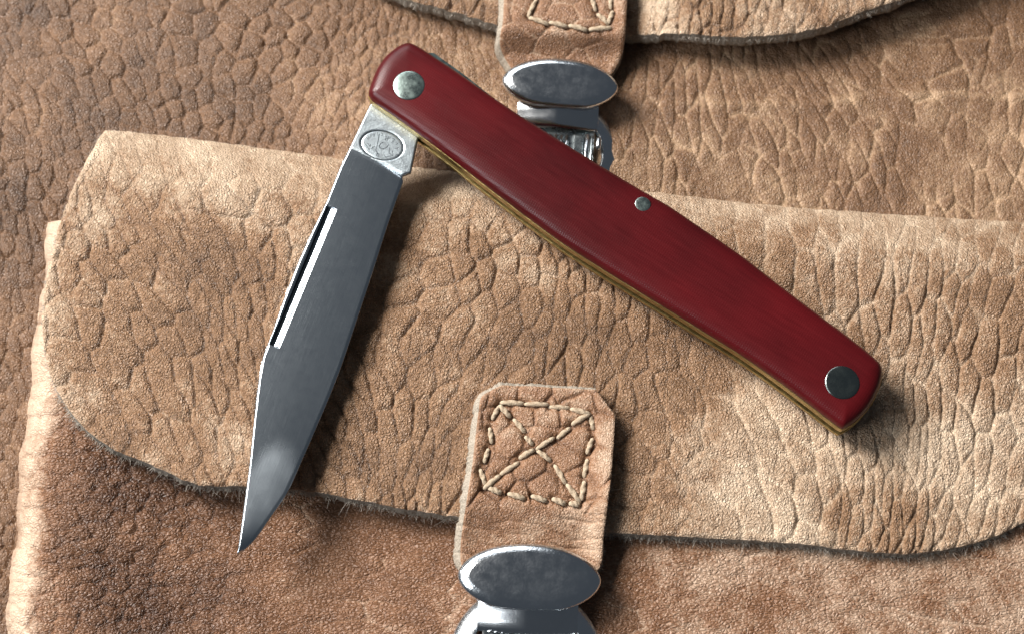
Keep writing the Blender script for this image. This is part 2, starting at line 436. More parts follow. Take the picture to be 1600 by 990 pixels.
band = np.exp(-((Y-(168-.03*(X-1000))-4*np.sin(X/60))/9)**2)*sstep(950, 1150, X)
zb = zb+2.2*band
wear = .40+.44*fbm(X/170, Y/170, 8, 3)+.10*sstep(300, 900, X)
wear = wear-.12*left*sstep(500, 0, X)+.10*left*sstep(380, 560, X)*(1-sstep(300, 420, Y))
wear = wear+(1-left)*(.26*c2*mod+.14*c3*mod2+.20*band*mod)+left*(.12*c1+.06*c1b*(1-mod2)+.10*(id1-.5))
wear = wear-.22*np.exp(-(((X-55)/16)**2+((Y-385)/22)**2))     # the dark stain left of the pocket
Z = macro*.6+zb
keep_hole = (X > 190) & (Y > y_fold(X)+70) & (X < 1900) & (Y < 1250)
V = P(X, Y, macro*.6); V[..., 2] = Z
idx = np.arange(X.size).reshape(X.shape)
q = ~(keep_hole[:-1, :-1] & keep_hole[1:, 1:])
F = np.stack([idx[:-1, :-1][q], idx[:-1, 1:][q], idx[1:, 1:][q], idx[1:, :-1][q]], 1)
used = np.unique(F); rm = np.full(X.size, -1); rm[used] = np.arange(len(used))
body = mk('body_panel', V.reshape(-1, 3)[used], rm[F], M_body, bag, attrs={'wear': wear.ravel()[used]})

# --- front pocket
def pocket_outline():
    yl = np.arange(348, 1200, 12)
    pts = [(x_pocket(y)-1, y) for y in yl]
    pts += [(1850, 1200), (1850, 400)]
    pts += [(x, y_fold(x)+110) for x in range(1800, 200, -60)]
    pts += [(150, 346), (92, 343)]
    return np.array(pts)
def zf_pocket(px, py, d):
    zm = z_pocket(px, py)
    dl = px-x_pocket(py)
    ridge = np.exp(-((dl-25)/30)**2)
    lump = np.abs(np.sin(py/15.0+1.2*fbm(px/60, py/40, 12, 2)*4))
    ca, ba, _ = pebble(px, py, 36, 30, 10, 40, 21, .10)
    cb, bb, _ = pebble(px, py, 150, 46, 12, 50, 22, .05)
    leftm = 1-sstep(250, 480, px)
    ml = sstep(-.15, .2, fbm(px/70, py/70, 25, 3))
    pit, _, _ = worley(px/34+.8*fbm(px/40, py/40, 33, 2), py/34, 28)
    z = zm-3.2*ridge*(1-lump)**2+leftm*(-1.4*ca*ml+2.4*ba-3.0*np.exp(-(pit/.2)**2)*sstep(60, 130, dl))
    z = z+(1-leftm)*(-1.6*cb*ml+1.2*bb+2.0*fbm(px/34, py/22, 29, 3)*2)
    z = z-6*(1-np.clip((py-343)/16, 0, 1))**2
    zf_pocket.wear = (.38+.3*sstep(700, 1400, px)+.6*np.exp(-((dl-14)/30)**2)-.22*leftm*sstep(60, 160, dl)*(1-.3*sstep(300,400,dl))  # lit left rim and shaded hollow of the pocket painted in
                      + .3*fbm(px/120, py/120, 31, 3)+.2*(1-leftm)*cb*ml-.15*leftm*ca)
    return z, zm
def in_flap_deep(px, py):
    yb = np.interp(px, [100, 220, 310, 480, 700, 960, 1200, 1400, 1500, 1600, 1850], [600, 700, 745, 760, 795, 825, 845, 862, 850, 810, 720])
    return (py < yb-60) & (px > 210) & (px < 1780)
S = sheet(pocket_outline(), 2.2, zf_pocket, hole=in_flap_deep)
pocket = mk('front_pocket', S['V'], S['F'], M_pocket, bag, attrs={'wear': zf_pocket.wear},  # wear, plus the lit rim and shaded hollow painted in
            label='brown smooth-grained pocket front with a bright rolled left edge')
# side gusset of the pocket, down to the main panel
lm = (S['px'][S['BE']].mean(1) < 150)
S2 = dict(S); S2['BE'] = S['BE'][lm]
Vw, Fw = edge_wall(S2, [(8, 1), (30, 3), (70, 4)])
mk('pocket_side', Vw, Fw, M_pocket, pocket, attrs={'wear': np.full(len(Vw), .8)})

# --- lower flap
flap_pts = [(163, 203), (138, 245), (112, 300), (88, 370), (72, 440), (66, 510), (74, 565), (92, 615), (132, 668), (180, 702), (228, 722),
            (272, 742), (312, 757), (385, 759), (480, 766), (560, 781), (640, 796), (705, 806), (830, 820), (960, 832), (1080, 838), (1200, 845), (1300, 855),
            (1392, 864), (1450, 861), (1520, 848), (1575, 828), (1640, 790), (1720, 700), (1790, 560), (1800, 420), (1790, 356),
            (1600, 347), (1400, 335), (1200, 320), (1020, 300), (860, 281), (700, 262), (520, 245), (340, 222), (230, 208)]
fo = smooth_poly(flap_pts, 7, sharp=(0, 31))
jj = rng.normal(0, .7, len(fo)); jj = jj+np.roll(jj, 1)
fo = fo+poly_normals(fo)*jj[:, None]*.55
def zf_flap(px, py, d):
    zm = z_flap(px, py)
    t = (px-60)/1500
    sh = np.interp(px, [0, 300, 560, 700, 950, 1150, 1300, 1450, 1700], [-.2, -.34, -.12, .18, .12, -.16, -.1, .18, .3])
    c1, b1, i1 = pebble(px, py, 33, 60, 0, 50, 41, .10, sh, .72)
    c2, b2, _ = pebble(px, py, 44, 80, -48, 50, 43, .07, 0, .8)
    c3, b3, _ = pebble(px, py, 19, 36, 0, 40, 45, .12, sh, .9)
    c4, b4, _ = pebble(px, py, 31, 80, 0, 50, 51, .10, sh, .72)
    m1 = sstep(-.2, .16, fbm(px/80, py/80, 46, 3)); m2 = sstep(-.12, .2, fbm(px/90, py/90, 49, 3))
    rt = sstep(900, 1250, px)
    topm = sstep(10, 120, py-y_fold(px))
    amp = (.35+.65*topm)
    z = zm+amp*((1-rt)*(-1.6*c1*(.4+.6*m1)+5.2*b1*(.6+.4*m1))+rt*(-1.6*c4*(.4+.6*m1)+5.0*b4*(.6+.4*m1))-.5*c2*m2+1.3*b2*m2+1.3*b3*(.4+.6*m2))
    z = z+1.3*fbm(px/8, py/8, 48, 2)
    z = z-3.0*(1-np.clip(d/7, 0, 1))**2
    # the flap sags a little between the stitched places and lifts at its lower lip
    zf_flap.wear = (.46+.6*fbm(px/170, py/140, 52, 3)+.22*(1-topm)+.18*rt*sstep(480, 700, py)+.12*(b1-.5)*(1-rt)
                    + .16*(c1*m1*(1-rt)+c4*rt)+.06*c2*m2+.12*np.exp(-d/5)  # highlights on the creases painted in; cut edge worn paler
                    + .16*(1-sstep(150, 330, px+.3*py)))
    return z, zm
S = sheet(fo, 2.0, zf_flap)
flap = mk('pocket_flap', S['V'], S['F'], M_flap, bag, attrs={'wear': zf_flap.wear},  # wear, plus the crease highlights painted in
          label='wide flap with rounded left corner over the lower pocket')
rag = lambda k: (lambda px, py, on: k+1.6*fbm(px/5, py/5, 61, 2)*2+2.2*fbm(px/17, py/17, 62, 2)*2)
Vw, Fw = edge_wall(S, [(3, .8), (9, rag(1.0)), (16, rag(2.2)), (22, rag(2.6)), (24, -6), (24, -40)])
mk('cut_edge', Vw, Fw, M_edge, flap)

def fibres(line, zfun, n, parent, lmin=4, lmax=13, seed=0, z0=6, z1=22, drop=.4, wd=.55, side=1):
    r = random.Random(seed); L = np.asarray(line, float)
    V = []; F = []
    seglen = np.hypot(*(L[1:]-L[:-1]).T); cum = np.concatenate([[0], np.cumsum(seglen)])
    clumps = [r.random()*cum[-1] for _ in range(max(3, n//14))]
    for k in range(n):
        s = (r.choice(clumps)+r.gauss(0, 5)) if r.random() < .7 else r.random()*cum[-1]
        s = min(max(s, 0), cum[-1]-.01)
        i = min(int(np.searchsorted(cum, s, 'right'))-1, len(L)-2); f = (s-cum[i])/max(seglen[i], 1e-6)
        p = L[i]*(1-f)+L[i+1]*f; t = (L[i+1]-L[i])/max(seglen[i], 1e-6)
        nrm = np.array([t[1], -t[0]])*side
        z = float(zfun(p[0], p[1]))-r.uniform(z0, z1)
        q = P(p[0], p[1], z+10); q[2] = z
        dv = np.array([nrm[0]+t[0]*r.gauss(0, .9), -(nrm[1]+t[1]*r.gauss(0, .9)), -r.random()*drop+.1*r.gauss(0, 1)])
        dv /= np.linalg.norm(dv)
        ln = r.uniform(lmin, lmax)*(1 if r.random() < .93 else 1.8); wv = wd*r.uniform(.6, 1.3)
        curl = np.array([r.gauss(0, .5), r.gauss(0, .5), r.gauss(0, .4)])
        b0 = len(V); ns = 4
        for j in range(ns):
            a = j/(ns-1); c = q+dv*ln*a+curl*ln*a*a*.6
            ww = wv*(1-.6*a)
            for m in range(3):
                an = 2.094*m; V.append(c+np.array([math.cos(an)*ww, math.sin(an)*ww*.7, math.sin(an)*ww]))
            if j:
                o = b0+3*(j-1)
                for m in range(3):
                    m2 = (m+1) % 3; F.append((o+m, o+m2, o+3+m2, o+3+m))
    return mk('edge_fibres', np.array(V), np.array(F), M_fibre, parent, kind='stuff')
low = smooth_poly(flap_pts[7:29], 6, closed=False)
fibres(low, z_flap, 2500, flap, 3.5, 11, 1, side=-1)
lft = smooth_poly(flap_pts[0:8], 6, closed=False)
fibres(lft, z_flap, 500, flap, 2.5, 7, 2, side=-1, z0=0, z1=14)

# --- upper flap
def y_uf(px):
    return np.interp(px, [400, 560, 630, 700, 740, 785, 985, 1061, 1142, 1222, 1283, 1344, 1404, 1600], [-120, -35, 0, 18, 29, 44, 56, 55, 59, 55, 44, 20, 0, -90])
uf_pts = [(400, -125), (500, -62), (575, -28), (630, -3), (700, 17), (740, 28), (785, 42), (880, 52), (985, 55), (1061, 53), (1142, 58), (1222, 54),
          (1283, 43), (1344, 20), (1404, 0), (1500, -40), (1620, -110), (1700, -200), (1700, -330), (420, -330)]
uo = smooth_poly(uf_pts, 7, sharp=(0, 18, 19))
uo = uo+poly_normals(uo)*rng.normal(0, .5, len(uo))[:, None]
def z_uf(px, py):
    # lifts towards the right of the strap, so its face turns to the window
    return 42+np.clip((np.asarray(px)-985)*.22, 0, 22)-10*np.exp(-((np.asarray(px)-985)/22.)**2)
def zf_uf(px, py, d):
    zm = z_uf(px, py)
    c1, b1, _ = pebble(px, py, 21, 60, 8, 30, 71, .12); c2, b2, _ = pebble(px, py, 40, 40, -30, 30, 72, .1)
    m = sstep(-.2, .2, fbm(px/50, py/50, 73, 3))
    z = zm-3.6*c1*m+3.2*b1-1.6*c2+1.3*b2-3*(1-np.clip(d/7, 0, 1))**2
    zf_uf.wear = .52+.4*fbm(px/100, py/100, 74, 3)+.22*np.exp(-((px-1040)/60)**2)-.15*c1*m+.14*np.exp(-d/6)-.12*(px < 800)  # window highlight beside the strap painted into the tone
    return z, zm
S = sheet(uo, 2.2, zf_uf)
uflap = mk('pocket_flap', S['V'], S['F'], M_flap, bag, attrs={'wear': zf_uf.wear},  # wear, plus the window highlight painted in
           label='upper flap with dark rough edge at the top of the picture')
Vw, Fw = edge_wall(S, [(3, .8), (9, rag(1.2)), (18, rag(2.4)), (25, rag(2.8)), (27, -6), (27, -40)])
mk('cut_edge', Vw, Fw, M_edge, uflap)
low2 = smooth_poly(uf_pts[1:16], 6, closed=False)
fibres(low2, z_uf, 1300, uflap, 2.5, 7, 3, side=-1, z0=4, z1=24)

# --- straps
def stitch_mesh(L=30.0, r=4.7):
    """two-ply twisted thread that dives at both ends"""
    n = 22; k = 14; V = []
    for i in range(n):
        a = i/(n-1); x = (a-.5)*L
        env = max(0.0, 1-abs(2*a-1)**3.2)**.5*.85+.12
        z = 2.6*(1-abs(2*a-1)**2.6)-1.6
        ph = a*math.pi*2.3
        for j in range(k):
            th = 2*math.pi*j/k
            rr = r*env*(.72+.28*abs(math.cos(th-ph)))
            V.append((x, rr*math.cos(th), z+rr*.85*math.sin(th)))
    F = []
    for i in range(n-1):
        for j in range(k):
            m = (j+1) % k; F.append((i*k+j, (i+1)*k+j, (i+1)*k+m, i*k+m))
    F.append(tuple(range(k))); F.append(tuple(reversed(range((n-1)*k, n*k))))
    me = bpy.data.meshes.new('stitch'); me.from_pydata([tuple(c*U for c in v) for v in V], [], F); me.update()
    me.polygons.foreach_set('use_smooth', np.ones(len(me.polygons), bool)); me.materials.append(M_thread)
    return me
ST = stitch_mesh()
def put_stitches(segs, zfun, parent, width=1.0):
    for (a, b) in segs:
        za = float(zfun(np.array([(a[0]+b[0])/2.]), np.array([(a[1]+b[1])/2.]))[0])
        A = P(a[0], a[1], za); B = P(b[0], b[1], za); d = B-A; L = np.linalg.norm(d)
        o = bpy.data.objects.new('stitch', ST); sc.collection.objects.link(o); o.parent = parent
        o.location = ((A+B)/2+np.array([0, 0, .6]))*U
        o.rotation_euler = (0, 0, math.atan2(d[1], d[0])+random.gauss(0, .04))
        s = width*random.uniform(.9, 1.1)
        o.scale = ((L+4)/30.0, s, s)
def dents(px, py, segs, r=5.0):
    z = np.zeros_like(px)
    for a, b in segs:
        for q in (a, b): z = np.maximum(z, np.exp(-((px-q[0])**2+(py-q[1])**2)/r**2))
    return z
def groove(px, py, segs, r=9.0):
    z = np.zeros_like(px)
    for a, b in segs:
        e = np.array(b, float)-a; t = np.clip(((px-a[0])*e[0]+(py-a[1])*e[1])/(e@e), 0, 1)
        d2 = (px-a[0]-t*e[0])**2+(py-a[1]-t*e[1])**2
        z = np.maximum(z, np.exp(-d2/r**2))
    return z

zs = lambda l, ox, oy, f: [((a[0]/f+ox, a[1]/f+oy), (b[0]/f+ox, b[1]/f+oy)) for a, b in l]
ls = zs([((248, 193), (388, 197)), ((398, 200), (540, 205)), ((548, 222), (672, 222)), ((682, 232), (798, 262)),
         ((238, 218), (195, 292)), ((180, 350), (192, 440)), ((168, 480), (150, 560)), ((122, 605), (152, 700)),
         ((148, 725), (238, 640)), ((250, 640), (355, 560)), ((365, 535), (450, 485)), ((470, 480), (575, 410)), ((600, 410), (675, 350)), ((690, 325), (800, 260)),
         ((240, 210), (305, 280)), ((330, 295), (395, 375)), ((400, 405), (445, 450)), ((475, 490), (555, 550)), ((580, 580), (650, 690)), ((655, 700), (740, 805)),
         ((175, 722), (250, 750)), ((295, 755), (395, 785)), ((440, 770), (530, 800)), ((570, 785), (645, 820)), ((675, 815), (735, 825)),
         ((800, 275), (822, 355)), ((812, 415), (785, 505)), ((785, 545), (762, 650)), ((768, 680), (745, 790))], 720, 580, 3.96)
sp = [(784, 601), (830, 603), (880, 606), (931, 608), (961, 648), (959, 690), (955, 740), (949, 790), (943, 840), (941, 872), (934, 892), (918, 925),
      (740, 925), (722, 885), (719, 865), (723, 820), (731, 770), (738, 725), (743, 680), (748, 640), (753, 619)]
so = smooth_poly(sp, 5, sharp=(0, 3, 4, 21))
def z_ls(px, py):
    px = np.asarray(px, float); py = np.asarray(py, float)
    z = 112-30*sstep(775, 880, py)
    xr = np.interp(py, [600, 650, 760, 880], [955, 961, 952, 938]); dr = xr-px
    z = z+(13*sstep(640, 800, py)+1)*np.exp(-(np.clip(dr, 0, None)/24)**2)          # right margin curls up
    xl = np.interp(py, [600, 640, 725, 865], [770, 748, 738, 719]); dl = px-xl
    z = z+3*np.exp(-(dl/16)**2)
    return z
def zf_ls(px, py, d):
    zm = z_ls(px, py)
    c1, b1, _ = pebble(px, py, 40, 52, 24, 24, 81, .09); c2, b2, _ = pebble(px, py, 120, 20, 14, 26, 82, .10)
    lowm = sstep(780, 815, py)
    m = sstep(-.2, .2, fbm(px/40, py/40, 83, 3))
    inbox = groove(px, py, ls, 8.0)
    z = zm+(1-lowm)*(-2.2*c1*m+2.6*b1)+lowm*(-2.6*c2*m+1.6*b2)-4.5*inbox-3.5*dents(px, py, ls)
    z = z-1.5*(1-np.clip(d/4, 0, 1))**2
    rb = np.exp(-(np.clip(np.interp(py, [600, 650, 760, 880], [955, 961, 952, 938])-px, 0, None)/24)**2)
    zf_ls.wear = .45+.35*fbm(px/50, py/50, 84, 3)-.15*c1*m*(1-lowm)-.35*dents(px, py, ls, 4.0)+.12*(b1-.5)+.25*rb*sstep(620, 720, py)+.1*np.exp(-d/5)  # highlight on the curled right margin painted in
    return z, zm
S = sheet(so, 1.5, zf_ls)
strap = mk('closure_strap', S['V'], S['F'], M_strap, bag, attrs={'wear': zf_ls.wear},  # wear, plus the right margin's highlight painted in
           label='strap with crossed square stitching below the knife')
bev = lambda k: (lambda px, py, on: np.clip(-on[:, 0]*1.0-on[:, 1]*.85, 0.05, 1)*k*(1+.5*fbm(px/13, py/13, 66, 2))+1.8*fbm(px/4, py/4, 63, 2)*2)
Vw, Fw = edge_wall(S, [(1.5, bev(2)), (7, bev(7)), (14, bev(9)), (22, bev(10)), (30, -2)])
mk('cut_edge', Vw, Fw, M_edge_pale, strap, label='pale bevelled edge')
put_stitches(ls, lambda x, y: zf_ls(x, y, np.full_like(x, 30.))[0]+1.2, strap, .98)
fibres(smooth_poly(sp[6:12], 6, closed=False), z_ls, 170, strap, 2, 7, 5, side=1, z0=4, z1=26)

us = zs([((325, 0), (282, 85)), ((288, 92), (385, 128)), ((392, 118), (482, 138)), ((492, 135), (585, 156)), ((597, 155), (712, 145)),
         ((605, -10), (632, 55)), ((640, 75), (695, 125)), ((715, 60), (700, 120)), ((700, -30), (712, 45)), ((350, -80), (330, -10))], 740, 0, 3.3)
up = [(787, -160), (787, -40), (786, 30), (781, 60), (783, 78), (798, 106), (820, 140), (930, 142), (952, 120), (971, 88), (976, 60), (979, 20), (982, -40), (986, -160)]
uo2 = smooth_poly(up, 5, sharp=(0, 13))
def z_us(px, py):
    px = np.asarray(px, float); py = np.asarray(py, float)
    z = 68-36*sstep(38, 98, py)
    dr = 980-px
    z = z+5*np.exp(-(np.clip(dr, 0, None)/22)**2)
    return z
def zf_us(px, py, d):
    zm = z_us(px, py)
    c1, b1, _ = pebble(px, py, 44, 40, 24, 24, 91, .08)
    m = sstep(-.2, .2, fbm(px/40, py/40, 93, 3))
    z = zm-1.4*c1*m+1.6*b1-4.2*groove(px, py, us, 8.)-3.2*dents(px, py, us)-3*(1-np.clip(d/6, 0, 1))**2
    zf_us.wear = .42+.35*fbm(px/50, py/50, 94, 3)+.22*c1*m-.35*dents(px, py, us, 4.0)+.1*np.exp(-d/5)
    return z, zm
S = sheet(uo2, 1.8, zf_us)
ustrap = mk('closure_strap', S['V'], S['F'], M_strap, bag, attrs={'wear': zf_us.wear},
            label='strap above the knife, cut off by the top of the picture')
bev2 = lambda k: (lambda px, py, on: np.clip(-on[:, 0]*1.0-on[:, 1]*.2, 0.02, 1)*k+1.0*fbm(px/6, py/6, 64, 2)*2)
Vw, Fw = edge_wall(S, [(1.5, bev2(2)), (8, bev2(5)), (15, bev2(8)), (22, bev2(9)), (30, -2)])
mk('cut_edge', Vw, Fw, M_edge_pale, ustrap, label='pale bevelled edge')
put_stitches(us, lambda x, y: zf_us(x, y, np.full_like(x, 30.))[0]+1.2, ustrap, .95)

# --- buckles
def box_bev(x0, x1, y0, y1, z0, z1, b=2.0):
    def rect(i, z): return np.array([(x0+i, y0+i, z), (x1-i, y0+i, z), (x1-i, y1-i, z), (x0+i, y1-i, z)])
    return loft_rings([rect(0, z0), rect(0, z1-b), rect(b, z1)])
def make_buckle(cx, cy, z, s, rot, label):
    B = mk('buckle', *ring_mesh(), M_chrome, bag, local=True, label=label)
    c = P(cx, cy, z)
    B.location = c*U; B.scale = (s, s, s); B.rotation_euler = (0, 0, math.radians(rot))
    sharpen(B, 40)
    # oval plate with bevelled rim
    n = 72; t = np.linspace(0, 2*math.pi, n, endpoint=False)
    cxv = np.cos(t); syv = np.sin(t)
    ox = 106*np.sign(cxv)*np.abs(cxv)**.93; oy = 51*np.sign(syv)*np.abs(syv)**1.12
    oy = np.where(oy < -45, -45-(np.abs(oy)-45)*.35, oy)
    rings = []
    for zz, ins in [(-18, 8), (-16, 3), (-13, 2), (-9, 2.5), (-8, .5), (-3, 0), (0, .6), (2.4, 2.2), (5.5, 9), (8.4, 16.5), (9.0, 19)]:
        rings.append(np.stack([ox*(106-ins)/106, oy*(51-ins*.8)/51, np.full(n, zz)], 1))
    for f, zz in [(.7, 9.3), (.4, 9.7), (.12, 9.9)]:
        rings.append(np.stack([ox*87/106*f, oy*35.8/51*f, np.full(n, zz)], 1))
    o = mk('oval_plate', *loft_rings(rings), M_chrome, B, local=True)
    # lip below the plate
    xs_ = np.linspace(-74, 74, 40); prof = [(-30, -4), (-44, -5), (-50, -7), (-60, -9), (-72, -12.5), (-77, -15.5), (-79, -18), (-76, -20), (-40, -20)]
    rg = []
    for x in xs_:
        k = 1-.05*(x/74)**2; dz = -15*(max(0, x+8)/82)**2-21*(abs(min(0, x+2))/72)**1.15
        rg.append(np.array([(x, y*k, zq+dz) for y, zq in prof]))
    V_, F_ = loft_rings(rg); o = mk('front_lip', V_, F_, M_chrome_lip, B, local=True); sharpen(o, 40)
    # lock body with ribs, window and rods behind the lip
    o = mk('lock_body', *box_bev(-66, 70, -190, -70, -46, -34), M_chrome_dark, B, smooth=False, local=True)
    for k in range(9):
        x = -60+k*10
        th = np.linspace(0, math.pi, 9)
        rg = [np.array([(x+3.4*math.cos(a), y, -32+6*math.sin(a)) for a in th]) for y in (-150, -146, -90, -86)]
        rg[0][:, 2] = -34; rg[-1][:, 2] = -34
        o = mk('rib', *loft_rings(rg, False, False), M_chrome_lip, B, local=True)
    V_, F_ = box_bev(32, 50, -170, -86, -34, -27, 2.5)
    mk('window_block', V_, F_, M_chrome_dark, B, smooth=False, local=True)
    for x, r, y0, y1, mm in ((57, 5.5, -185, -82, M_chrome), (78, 4.5, -112, -86, M_chrome), (66, 3.5, -180, -84, M_chrome_dark)):
        th = np.linspace(0, 2*math.pi, 14, endpoint=False)
        rg = [np.array([(x+q*r*math.cos(a), y, -32+q*r*math.sin(a)) for a in th]) for y, q in ((y0, .3), (y0+3, 1), (y1-3, 1), (y1, .3))]
        mk('hinge_rod', *loft_rings(rg), mm, B, local=True)
    return B
def ring_mesh():
    n = 80; V = []; k = 12; cy = -118
    prof = [(116, -56), (116, -53), (114, -50), (104, -44.5), (94, -40), (88, -39), (85, -41), (83, -46), (82, -50), (82, -56)]
    for i in range(n):
        a = 2*math.pi*i/n
        for r, z in prof: V.append((r*math.cos(a), cy+r*1.02*math.sin(a), z))
    m = len(prof); F = []
    for i in range(n):
        for j in range(m):
            a, b_ = i*m+j, i*m+(j+1) % m; c, d = ((i+1) % n)*m+(j+1) % m, ((i+1) % n)*m+j
            F.append((d, c, b_, a))
    return np.array(V, float), [f[::-1] for f in F]
make_buckle(827, 902, 113, 1.0, -2.5, 'chrome buckle below the stitched strap, at the bottom edge')
make_buckle(875, 131, 60, .91, -4.5, 'chrome buckle partly hidden behind the red handle')

# ------------------------------------------------------------------ THE KNIFE
ZB = 89.0
ORG = P(980, 370, ZB)
knife = thing('pocket_knife', 'open folding knife with dark red handle and grey steel blade lying on the bag', 'pocket knife', ORG)
hp = [(576, 148), (578, 136), (589, 108), (598, 94), (610, 82), (626, 71), (640, 67.5), (662, 78.5), (686, 94), (713, 112), (776, 156), (810, 179), (845, 201), (885, 226), (940, 260), (1000, 296), (1045, 322), (1087, 350), (1158, 399),
      (1211, 440), (1273, 487), (1330, 529), (1374, 566), (1379, 580), (1374, 604), (1358, 635), (1337, 657), (1317, 668), (1310, 664), (1250, 618), (1200, 581), (1150, 547), (1100, 516), (1045, 482), (980, 442), (938, 416),
      (882, 380), (835, 346), (790, 312), (742, 275), (700, 242), (654, 207.5), (616, 180), (580, 155)]
ho = smooth_poly(hp, 6)
Z_L0, Z_B0, Z_B1, Z_L1, Z_T = ZB+20, ZB+29, ZB+43, ZB+58, ZB+80
def zf_scale(px, py, d):
    t = np.clip(d/30, 0, 1)
    z = Z_L1+4+(Z_T-Z_L1-6)*np.sqrt(np.clip(1-(1-t)**2.4, 0, 1))
    z = z+1.6*np.clip(d/55, 0, 1)
    return z, z*0+Z_L1+6
S = sheet(ho, 2.2, zf_scale, ang=math.degrees(math.atan2(510, 745)), R=62)
hs = mk('handle_scale', S['V'], S['F'], M_red, knife, label='upper red scale facing the camera')
Vw, Fw = edge_wall(S, [(2, .4), (4.0, .3)])
Vall = np.concatenate([S['V'], Vw]); Fall = np.concatenate([S['F'], Fw+len(S['V'])])
old = hs.data; hs2 = mk('handle_scale', Vall, Fall, M_red, knife, label='upper red scale facing the camera')
bpy.data.objects.remove(hs); bpy.data.meshes.remove(old); hs2.name = 'handle_scale'
zr_ = Z_L1+6
mk('brass_liner', *loft_px(ho, zr_, [(Z_B1, .6), (Z_B1+.6, 1.2), (Z_L1-.6, 1.2), (Z_L1, .6)]), M_brass, knife, smooth=False)
mk('brass_liner', *loft_px(ho, zr_, [(Z_L0, .6), (Z_L0+.6, 1.2), (Z_B0-.6, 1.2), (Z_B0, .6)]), M_brass, knife, smooth=False)
o = mk('handle_scale', *loft_px(ho, zr_, [(ZB, -24), (ZB+2, -16), (ZB+6, -9), (ZB+11, -4), (ZB+16, -1), (Z_L0-.3, 0)]), M_red, knife, label='lower red scale underneath')
sharpen(o, 50)
# back spring
top = smooth_poly(hp[6:23], 8, closed=False)
tn = np.gradient(top, axis=0); tn /= np.linalg.norm(tn, axis=1)[:, None]; nn_ = np.stack([tn[:, 1], -tn[:, 0]], 1)
prot = np.interp(top[:, 0], [640, 658, 668, 720, 765, 800, 1400], [0, 1, 12, 10, 7, 2, 0.0])
outer = top+nn_*prot[:, None]; inner = top-nn_*np.interp(top[:, 0], [640, 900, 1400], [16, 26, 26])[:, None]
spo = np.concatenate([outer, inner[::-1]])
V_, F_ = loft_px(spo, zr_, [(Z_B0+.4, 0), (Z_B1-.4, 0)]); mk('back_spring', V_, F_, M_spring, knife, smooth=False)
# pins
def disc(px, py, r, z, h, name, mat, dome=3.0, label=None):
    c = P(px, py, z); n = 40; t = np.linspace(0, 2*math.pi, n, endpoint=False); rg = []
    for f, zz in ((1.0, -3), (1.0, h-1.0), (.97, h-.1), (.9, h+.25*dome), (.65, h+.7*dome), (.35, h+.93*dome), (.08, h+dome)):
        rg.append(np.stack([c[0]+r*f*np.cos(t), c[1]+r*f*1.0*np.sin(t), np.full(n, z+zz)], 1))
    o = mk(name, *loft_rings(rg), mat, knife, label=label); return o
ZS = Z_T
disc(639, 134, 25.5, ZS-1.5, 1.4, 'bolster_pin', M_pin, 1.7, label='large domed pin at the blade end')
disc(1316, 597, 26, ZS-1.5, 1.4, 'bolster_pin', M_pin2, .5, label='large pin at the butt end, dark reflection painted in')
disc(1004, 320, 12.5, ZS-3.0, 1.8, 'spring_pin', M_pin, .7, label='small pin in mid handle')

# blade
spine = np.array([(620, 100), (592, 135), (576, 166), (548, 225), (531, 260), (508, 317), (487, 360), (465, 409), (442, 468), (421, 528), (410, 557), (403.5, 592), (396, 655), (388, 732), (378, 807), (370, 864)])
edge = np.array([(372, 863.5), (380, 857), (397, 840), (421, 806), (447, 768), (471, 716), (492, 668), (513, 619), (532, 570), (555, 502), (579, 430), (606, 346), (629, 281)])
bl = [tuple(p) for p in spine]+[tuple(p) for p in edge]+[(628, 274), (642, 269), (652, 222), (656, 208), (690, 160), (665, 110)]
bo = smooth_poly(bl, 4, sharp=tuple([0]+[15, 16]+list(range(28, 35))))
ZBT = Z_B1-.8; ZBB = Z_B0+.8
ax = np.array([-240., 700.]); ax /= np.linalg.norm(ax); nrm = np.array([ax[1], -ax[0]])     # nrm points to the cutting edge (right)
def along(px, py): return (px-578)*ax[0]+(py-160)*ax[1]
def across(px, py): return (px-578)*nrm[0]+(py-160)*nrm[1]
s_al = along(spine[:, 0], spine[:, 1]); s_ac = across(spine[:, 0], spine[:, 1])
e_al = along(edge[:, 0], edge[:, 1])[::-1]; e_ac = across(edge[:, 0], edge[:, 1])[::-1]
